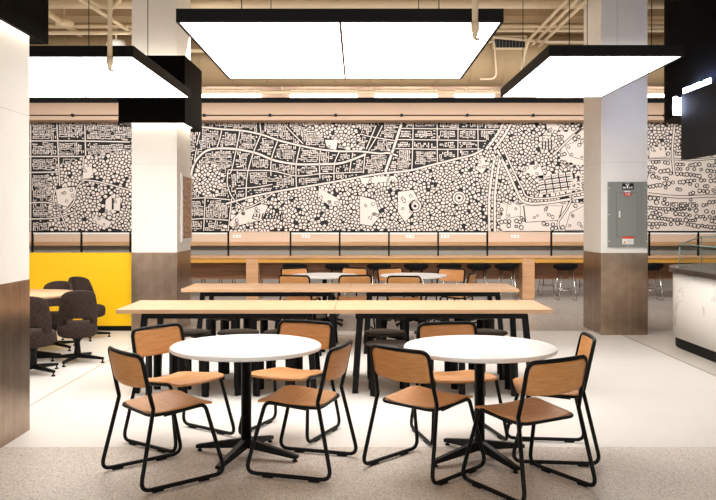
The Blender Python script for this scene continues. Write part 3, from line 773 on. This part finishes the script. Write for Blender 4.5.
# ------------------------------------------------------------------ dining chair
def make_chair(label):
    t = thing('dining_chair', label, 'chair')
    # seat
    bm = NB()
    def seat(u, v):
        y = -.178 + .408*v; W = .212 + .02*v; r = .075
        d = y + .178
        if d < r: W = W - r + math.sqrt(max(0, r*r-(r-d)**2))
        e = .23 - y; r2 = .03
        if e < r2: W = W - r2 + math.sqrt(max(0, r2*r2-(r2-e)**2))
        x = (2*u-1)*W
        z = .462 - .010*(1-(2*u-1)**2) - (max(0, v-.72)/.28)**2*.02 + (max(0, .3-v)/.3)**2*.01
        return (x, y, z + .010 - .038*(1-v))
    shell(bm, seat, 14, 18, lambda u, v: (0, 0, -.013)); obj('seat', bm, 'oak', t)
    # backrest
    bm = NB()
    def back(u, v):
        z = .597 + .176*v; W = .222; r = .05
        e = .778 - z
        if e < r: W = W - r + math.sqrt(max(0, r*r-(r-e)**2))
        e = z - .592
        if e < .03: W = W - .03 + math.sqrt(max(0, .03**2-(.03-e)**2))
        s = 2*u-1; x = s*W
        y = -.185 - .06*(z-.5)/.275 - .030*(1-s*s)
        z += -.012*(1-s*s)*(1-v)
        return (x, y, z)
    shell(bm, back, 14, 12, lambda u, v: (0, -.012, 0)); obj('backrest', bm, 'oak', t)
    R = .0125
    # arch round the backrest
    arch = [(-.236, -.178, .47), (-.230, -.20, .56), (-.226, -.249, .786)]
    top = [(-.12, -.271, .786), (0, -.278, .786), (.12, -.271, .786)]
    pts = fillet(arch + top + [(.226, -.249, .786), (.230, -.20, .56), (.236, -.178, .47)], [.1, .06, .3, .3, .3, .06, .1])
    bm = NB(); tube(bm, pts, R, 10); obj('back_frame', bm, 'black', t)
    for s in (-1, 1):
        bm = NB()
        tube(bm, fillet([(s*.236, -.178, .47), (s*.277, -.280, .019), (s*.277, .280, .019), (s*.228, .165, .450), (s*.216, .02, .434), (s*.216, -.10, .422)], [.055, .055, .045, .1]), R, 10)
        lg = obj('sled_leg', bm, 'black', t)
        bm = NB()
        bm.free()
        for y_ in (-.17, .13):
            bm = NB(); box(bm, s*.277-.012, s*.277+.012, y_-.035, y_+.035, 0, .014); obj('floor_glide', bm, 'mattblack', lg, .003)
    bm = NB()
    tube(bm, fillet([(-.216, .06, .438), (-.216, -.182, .425), (.216, -.182, .425), (.216, .06, .438)], .075, 7), .010, 8)
    obj('seat_rail', bm, 'black', t)
    return t
CH = Proto(make_chair)
G1 = 'oak and black steel chairs at the round tables in front'
for x_, y_, hd, lbl in (
    (-1.21, 4.956, 40.5, 'leftmost oak chair at the front left table, its back to the camera'),
    (-.348, 5.117, 163.5, 'oak chair turned sideways on the right near side of the front left table'),
    (-1.275, 5.73, -36, 'oak chair on the far left side of the front left table, facing the camera'),
    (-.50, 5.925, 247, 'oak chair pushed under the right far side of the front left table'),
    (.421, 5.084, 47, 'oak chair on the left near side of the front right table, back to camera'),
    (1.006, 4.745, 121, 'nearest oak chair at the front right table, at its right, back to camera'),
    (.726, 5.833, 282, 'oak chair behind the left side of the front right table, facing the camera'),
    (1.298, 5.405, 174, 'oak chair seen edge on at the far right side of the front right table')):
    CH.put(x_, y_, hd-90, lbl, G1)
G2 = 'oak chairs at the far round tables'
for x_, y_, hd, lbl in (
    (-.82, 11.45, 72, 'oak chair at the left near side of the far left round table'),
    (-.08, 11.48, 100, 'oak chair at the right near side of the far left round table'),
    (-.92, 12.66, -65, 'far oak chair behind the left side of the far left round table'),
    (-.16, 12.74, 245, 'far oak chair behind the right side of the far left round table'),
    (.66, 11.33, 85, 'oak chair in front of the far right round table'),
    (.63, 12.66, -62, 'far oak chair behind the left side of the far right round table'),
    (1.37, 12.55, 240, 'far oak chair behind the right side of the far right round table'),
    (1.45, 11.85, 160, 'far oak chair seen edge on to the right of the far right round table')):
    CH.put(x_, y_, hd-90, lbl, G2)

# ------------------------------------------------------------------ round tables
def make_round(label):
    t = thing('round_table', label, 'table')
    bm = NB(); prof = [(0, .712), (.485, .712), (.498, .717), (.502, .726), (.499, .737), (.493, .742), (0, .742)]
    lathe(bm, prof, 64, mis=[0, 0, 0, 0, 0, 0]); obj('tabletop', bm, 'white_top', t)
    bm = NB(); lathe(bm, [(0, .06), (.034, .06), (.034, .69), (.16, .70), (.16, .712), (0, .712)], 24); obj('post', bm, 'black', t)
    for k in range(4):
        a = k*PI/2; ca, sa = math.cos(a), math.sin(a)
        def q(r, w, z): return (r*ca - w*sa, r*sa + w*ca, z)
        bm = NB()
        hexa(bm, [q(.0, -.026, .06), q(.0, .026, .06), q(.375, .022, .018), q(.375, -.022, .018)], [q(.0, -.022, .125), q(.0, .022, .125), q(.38, .018, .042), q(.38, -.018, .042)])
        lg = obj('leg', bm, 'black', t, .005)
        bm = NB(); lathe(bm, [(0, 0), (.017, 0), (.017, .008), (.009, .012), (.009, .022), (0, .022)], 12, (.355*ca, .355*sa)); obj('glide', bm, 'black', lg)
    return t
RT = Proto(make_round)
RT.put(-.745, 5.335, 160, 'front left round white table on a black four-foot pedestal', 'round white tables')
RT.put(.803, 5.285, 30, 'front right round white table on a black four-foot pedestal', 'round white tables')
RT.put(-.50, 12.0, 45, 'far left round white table between the long tables and the bar', 'round white tables')
RT.put(.83, 12.0, 45, 'far right round white table between the long tables and the bar', 'round white tables')

# ------------------------------------------------------------------ long communal tables
def make_long(label):
    t = thing('communal_table', label, 'table')
    L, D = .99, .41
    bm = NB(); box(bm, -L, L, -D, D, .722, .76); obj('tabletop', bm, 'pale_oak', t, .003)
    for s in (-1, 1):
        bm = NB(); box(bm, -L+.21, L-.21, s*.30-.02, s*.30+.02, .665, .722); obj('frame_rail', bm, 'black', t)
    for sx in (-1, 1):
        bm = NB(); box(bm, sx*(L-.235)-.025, sx*(L-.235)+.025, -.30, .30, .665, .715); obj('cross_bar', bm, 'black', t)
        for sy in (-1, 1):
            xt, yt, xb, yb = sx*(L-.235), sy*.30, sx*(L-.185), sy*.395
            bm = NB(); w = .027
            hexa(bm, [(xb-w, yb-w, 0), (xb+w, yb-w, 0), (xb+w, yb+w, 0), (xb-w, yb+w, 0)], [(xt-w, yt-w, .70), (xt+w, yt-w, .70), (xt+w, yt+w, .70), (xt-w, yt+w, .70)])
            obj('leg', bm, 'black', t, .003)
    return t
LT = Proto(make_long)
G3 = 'long oak topped tables in two joined rows'
LT.put(-1.205, 7.66, 0, 'left half of the nearer long oak table, black splayed legs', G3)
LT.put(.778, 7.66, 0, 'right half of the nearer long oak table, black splayed legs', G3)
LT.put(-1.085, 9.78, 0, 'left half of the farther long oak table, black splayed legs', G3)
LT.put(.898, 9.78, 0, 'right half of the farther long oak table, black splayed legs', G3)

# ------------------------------------------------------------------ low stools
def make_stool(label):
    t = thing('low_stool', label, 'stool')
    bm = NB(); lathe(bm, [(0, .425), (.19, .425), (.207, .432), (.21, .442), (.205, .452), (.19, .456), (0, .456)], 36); obj('seat', bm, 'stool_seat', t)
    for k in range(4):
        a = PI/4 + k*PI/2; ca, sa = math.cos(a), math.sin(a)
        def q(r, w, z): return (r*ca - w*sa, r*sa + w*ca, z)
        bm = NB()
        hexa(bm, [q(.185, -.03, 0), q(.185, .03, 0), q(.225, .03, 0), q(.225, -.03, 0)], [q(.185, -.03, .40), q(.185, .03, .40), q(.225, .03, .425), q(.225, -.03, .425)])
        hexa(bm, [q(.06, -.03, .40), q(.06, .03, .40), q(.185, .03, .40), q(.185, -.03, .40)], [q(.06, -.03, .425), q(.06, .03, .425), q(.225, .03, .425), q(.225, -.03, .425)])
        obj('leg', bm, 'black', t, .006)
    return t
ST = Proto(make_stool)
G4 = 'low black stools along the long tables'
ordn = ('first', 'second', 'third', 'fourth', 'fifth', 'sixth', 'seventh')
rows = ((7.28, (-1.72, -1.24, -.76, .28, .77, 1.25), 'near side of the nearer long table'),
        (8.02, (-1.69, -1.20, -.74, .27, .77, 1.29), 'far side of the nearer long table'),
        (9.38, (-1.58, -1.08, -.58, .39, .89, 1.40), 'near side of the farther long table'),
        (10.18, (-1.55, -1.05, -.58, .45, .95, 1.42), 'far side of the farther long table'))
for y_, xs, where in rows:
    for i, x_ in enumerate(xs):
        ST.put(x_, y_, rnd.choice((0, 0, 4, 8, -6)) if y_ > 7.5 else (0, 10, 0, 2, 6, 0)[i], 'low black stool, %s from the left, %s' % (ordn[i], where), G4)

# ------------------------------------------------------------------ upholstered chairs and their table
def make_lounge(label):
    t = thing('upholstered_chair', label, 'chair')
    bm = NB()
    def pw(c, e): return math.copysign(abs(c)**e, c)
    n, m = 28, 12
    rings = []
    for j in range(m+1):
        ph = -PI/2 + PI*j/m
        rings.append([bm.verts.new((.212*pw(math.cos(2*PI*k/n), .75)*pw(math.cos(ph), .5),   .02 + .212*pw(math.sin(2*PI*k/n), .75)*pw(math.cos(ph), .5), .362 + .088*pw(math.sin(ph), .55))) for k in range(n)])
    for a, b in zip(rings, rings[1:]):
        for k in range(n):
            f = bm.faces.new((a[k], a[(k+1) % n], b[(k+1) % n], b[k])); f.smooth = True
    bmesh.ops.remove_doubles(bm, verts=bm.verts, dist=.0005)
    obj('seat', bm, 'fab', t)
    bm = NB(); A = 1.2
    def prm(u, v):
        s = 2*u-1; th = s*A
        zt = .81 - .12*abs(s)**2.6 - .10*max(0, abs(s)-.7)/.3
        zl = .50 - (.17*max(0, (abs(s)-.55)/.45))
        if abs(s) > .55: zl = .50 - .13*((abs(s)-.55)/.45)**.6
        z = zl + (zt-zl)*v
        r = .168 + .05*(z-.4)/.4*math.cos(th)
        return s, th, z, r
    def fn(u, v):
        s, th, z, r = prm(u, v); return (r*math.sin(th), .02 - r*math.cos(th), z)
    def of(u, v):
        s, th, z, r = prm(u, v); k = .05*(1-.35*(2*v-1)**4); return (k*math.sin(th), -k*math.cos(th), 0)
    shell(bm, fn, 28, 10, of)
    o = obj('backrest', bm, 'fab', t, .018)
    bm = NB(); lathe(bm, [(0, .07), (.045, .07), (.035, .12), (.028, .2), (.03, .23), (.06, .265), (.10, .28), (0, .28)], 20); obj('pedestal', bm, 'black', t)
    for k in range(4):
        a = PI/4+.2+k*PI/2; ca, sa = math.cos(a), math.sin(a)
        def q(r, w, z): return (r*ca - w*sa, r*sa + w*ca, z)
        bm = NB(); hexa(bm, [q(0, -.022, .05), q(0, .022, .05), q(.31, .014, .035), q(.31, -.014, .035)], [q(0, -.018, .10), q(0, .018, .10), q(.31, .012, .06), q(.31, -.012, .06)])
        lg = obj('leg', bm, 'black', t, .004)
        bm = NB(); lathe(bm, [(0, 0), (.022, 0), (.018, .012), (.008, .016), (.008, .036), (0, .036)], 12, (.295*ca, .295*sa)); obj('glide', bm, 'black', lg)
    return t
LC = Proto(make_lounge)
G5 = 'dark brown upholstered chairs by the yellow partition'
LC.put(-3.32, 8.18, 5, 'dark brown tweed chair nearest the camera, half hidden by the left edge column', G5)
LC.put(-3.10, 8.84, 25, 'dark brown tweed chair on the right side of the round oak table, turned away', G5)
LC.put(-3.70, 9.74, 180, 'dark brown tweed chair behind the round oak table, only its back top showing', G5)
LC.put(-3.60, 10.6, -118, 'dark brown tweed chair turned sideways against the yellow partition', G5)
t = thing('oak_table', 'round oak table among the brown upholstered chairs', 'table', (-3.72, 9.05, 0))
bm = NB(); lathe(bm, [(0, .712), (.50, .712), (.51, .716), (.51, .738), (.506, .742), (0, .742)], 56); obj('tabletop', bm, 'pale_oak', t)
bm = NB(); lathe(bm, [(0, .06), (.04, .06), (.04, .69), (.16, .70), (.16, .712), (0, .712)], 24); obj('post', bm, 'black', t)
for k in range(4):
    a = k*PI/2+.3; ca, sa = math.cos(a), math.sin(a)
    def q(r, w, z): return (r*ca - w*sa, r*sa + w*ca, z)
    bm = NB(); hexa(bm, [q(.0, -.026, .0), q(.0, .026, .0), q(.34, .022, .0), q(.34, -.022, .0)], [q(.0, -.022, .10), q(.0, .022, .10), q(.34, .018, .04), q(.34, -.018, .04)]); obj('leg', bm, 'black', t, .004)

# ------------------------------------------------------------------ marble service counter
def rounded(x0, yend, r, y0, xr, n=24):
    """outline: left side runs along y, far left corner rounded"""
    cx, cy = x0+r, yend-r; pts = [(xr, y0), (xr, yend)]
    for k in range(n+1):
        a = PI/2 + PI/2*k/n; pts.append((cx+r*math.cos(a), cy+r*math.sin(a)))
    pts.append((x0, y0)); return pts
t = thing('service_counter', 'curved white marble service counter with a dark stone top at the right edge', 'counter', (0, 0, 0))
bm = NB(); extrude_poly(bm, rounded(3.90, 10.77, 1.06, 5.2, 7.2), .13, .925, smooth=True); o = obj('marble_front', bm, 'marble', t)
bm = NB(); extrude_poly(bm, rounded(3.93, 10.74, 1.03, 5.2, 7.2), 0, .13); obj('kick_plate', bm, 'mattblack', t)
bm = NB(); extrude_poly(bm, rounded(3.85, 10.82, 1.11, 5.2, 7.2), .925, .985); obj('countertop', bm, 'stone', t, .008)
t = thing('display_case', 'clear glass display case standing on the stone counter at the right', 'display case', (0, 0, .985))
fp = [(4.06, 8.5), (4.06, 10.1), (4.55, 10.6), (5.2, 10.6), (5.2, 8.5)]
zs = [.275, .275, .36, .36, .36]
n = len(fp)
for i in range(n):
    a, b = fp[i], fp[(i+1) % n]; dx, dy = b[0]-a[0], b[1]-a[1]; d = math.hypot(dx, dy); nx, ny = -dy/d*.004, dx/d*.004
    bm = NB(); hexa(bm, [(a[0]+nx, a[1]+ny, 0), (b[0]+nx, b[1]+ny, 0), (b[0]-nx, b[1]-ny, 0), (a[0]-nx, a[1]-ny, 0)], [(a[0]+nx, a[1]+ny, zs[i]), (b[0]+nx, b[1]+ny, zs[(i+1) % n]), (b[0]-nx, b[1]-ny, zs[(i+1) % n]), (a[0]-nx, a[1]-ny, zs[i])])
    obj('glass_pane', bm, 'glass', t)
bm = NB()
for i in range(n):
    a, b = fp[i], fp[(i+1) % n]
    tube(bm, [(a[0], a[1], zs[i]), (b[0], b[1], zs[(i+1) % n])], .007, 6); tube(bm, [(a[0], a[1], 0), (a[0], a[1], zs[i])], .006, 6)
tube(bm, [(4.06, 9.0, 0), (4.06, 9.0, .275)], .006, 6)
obj('glass_edge', bm, 'glass_edge', t)
bm = NB(); vs = [bm.verts.new((p[0], p[1], z+.003)) for p, z in zip(fp, zs)]; bm.faces.new((vs[0], vs[1], vs[2])); bm.faces.new((vs[0], vs[2], vs[3])); bm.faces.new((vs[0], vs[3], vs[4])); obj('glass_top', bm, 'glass', t)

# dark bulkhead and sign board over the counter
t = thing('counter_bulkhead', 'tall dark curved bulkhead above the marble counter at the upper right', 'bulkhead', (0, 0, 0))
bm = NB(); extrude_poly(bm, rounded(4.17, 11.35, .55, 6.0, 7.2), 2.92, CEIL-.003, smooth=True); obj('cladding', bm, 'collar', t)
t = thing('sign_board', 'black sign board with glowing white letters along its top above the marble counter', 'sign', (4.05, 10.03, 2.32))
bm = NB(); box(bm, 0, .08, -4.2, 0, 0, .82); obj('board', bm, 'mattblack', t, .003)
bm = NB()
a0 = [(-.075, .02), (-.06, .11), (0, .16), (.07, .17), (.07, .13), (.015, .12), (-.025, .09), (-.035, .02)]
extrude_poly(bm, a0, .58, .80); obj('end_letter', bm, 'sign_light', t, label='large curved glowing letter at the end of the board')
random.seed(3); yy = -.06
for k in range(7):
    w = .075 + .02*((k*7) % 3)
    bm = NB()
    if k % 3 == 0:
        box(bm, 0, .03, yy-w, yy-w+.025, .82, .885); box(bm, 0, .03, yy-.025, yy, .82, .885); box(bm, 0, .03, yy-w, yy, .865, .885)
    elif k % 3 == 1:
        box(bm, 0, .03, yy-w/2-.014, yy-w/2+.014, .82, .885); box(bm, 0, .03, yy-w, yy, .865, .885); box(bm, 0, .03, yy-w, yy, .82, .838)
    else:
        tube(bm, [(.015, yy-w/2+.032*math.cos(q_), .853+.028*math.sin(q_)) for q_ in [2*PI*j/14 for j in range(15)]], .011, 6)
    obj('letter', bm, 'sign_light', t); yy -= w + .015
t = thing('glass_guard', 'clear glass guard hanging below the black sign board', 'glass guard', (4.10, 10.0, 2.12))
bm = NB(); box(bm, 0, .012, -3.6, -.05, 0, .20); obj('glass_pane', bm, 'glass', t)
bm = NB(); box(bm, -.004, .016, -3.6, -3.5, .185, .20); obj('clip', bm, 'chrome', t)

# ------------------------------------------------------------------ light
w = bpy.data.worlds.new('World'); sc.world = w; w.use_nodes = True
w.node_tree.nodes['Background'].inputs['Color'].default_value = (1, .98, .96, 1); w.node_tree.nodes['Background'].inputs['Strength'].default_value = .95
def area(name, loc, rot, sx, sy, power, col=(1, .95, .88)):
    l = bpy.data.lights.new(name, 'AREA'); l.shape = 'RECTANGLE'; l.size = sx; l.size_y = sy; l.energy = power; l.color = col
    o = bpy.data.objects.new(name, l); COL.objects.link(o); o.location = loc; o.rotation_euler = rot; return o
area('mural_fill', (0, 15.75, 3.95), (math.radians(62), 0, 0), 16, .3, 75, (1, .97, .95))  # added area light that brightens the mural; no fixture stands for it
area('ceiling_fill', (0, 11.8, 3.95), (PI, 0, 0), 15, 2.0, 28)  # upward fill added to lift the ceiling, not a fitting of the room
area('hall_fill', (0, 11.9, 4.15), (math.radians(52), 0, 0), 14, .5, 250, (1, .97, .93)).data.spread = math.radians(125)  # unseen fill added to brighten the bar front and back wall
d = Vector((3.7, 10.9, 3.7)) - Vector((5.6, 7.2, 4.5))
o = area('cool_column_fill', (5.6, 7.2, 4.5), d.to_track_quat('-Z', 'Y').to_euler(), .8, .8, 120, (.5, .7, 1)); o.data.spread = math.radians(70)  # added bluish fill tinting the right column; the sign letters emit separately
sc.view_settings.view_transform = 'Standard'; sc.view_settings.look = 'None'; sc.view_settings.gamma = 1; sc.view_settings.use_curve_mapping = False
sc.view_settings.exposure = .57
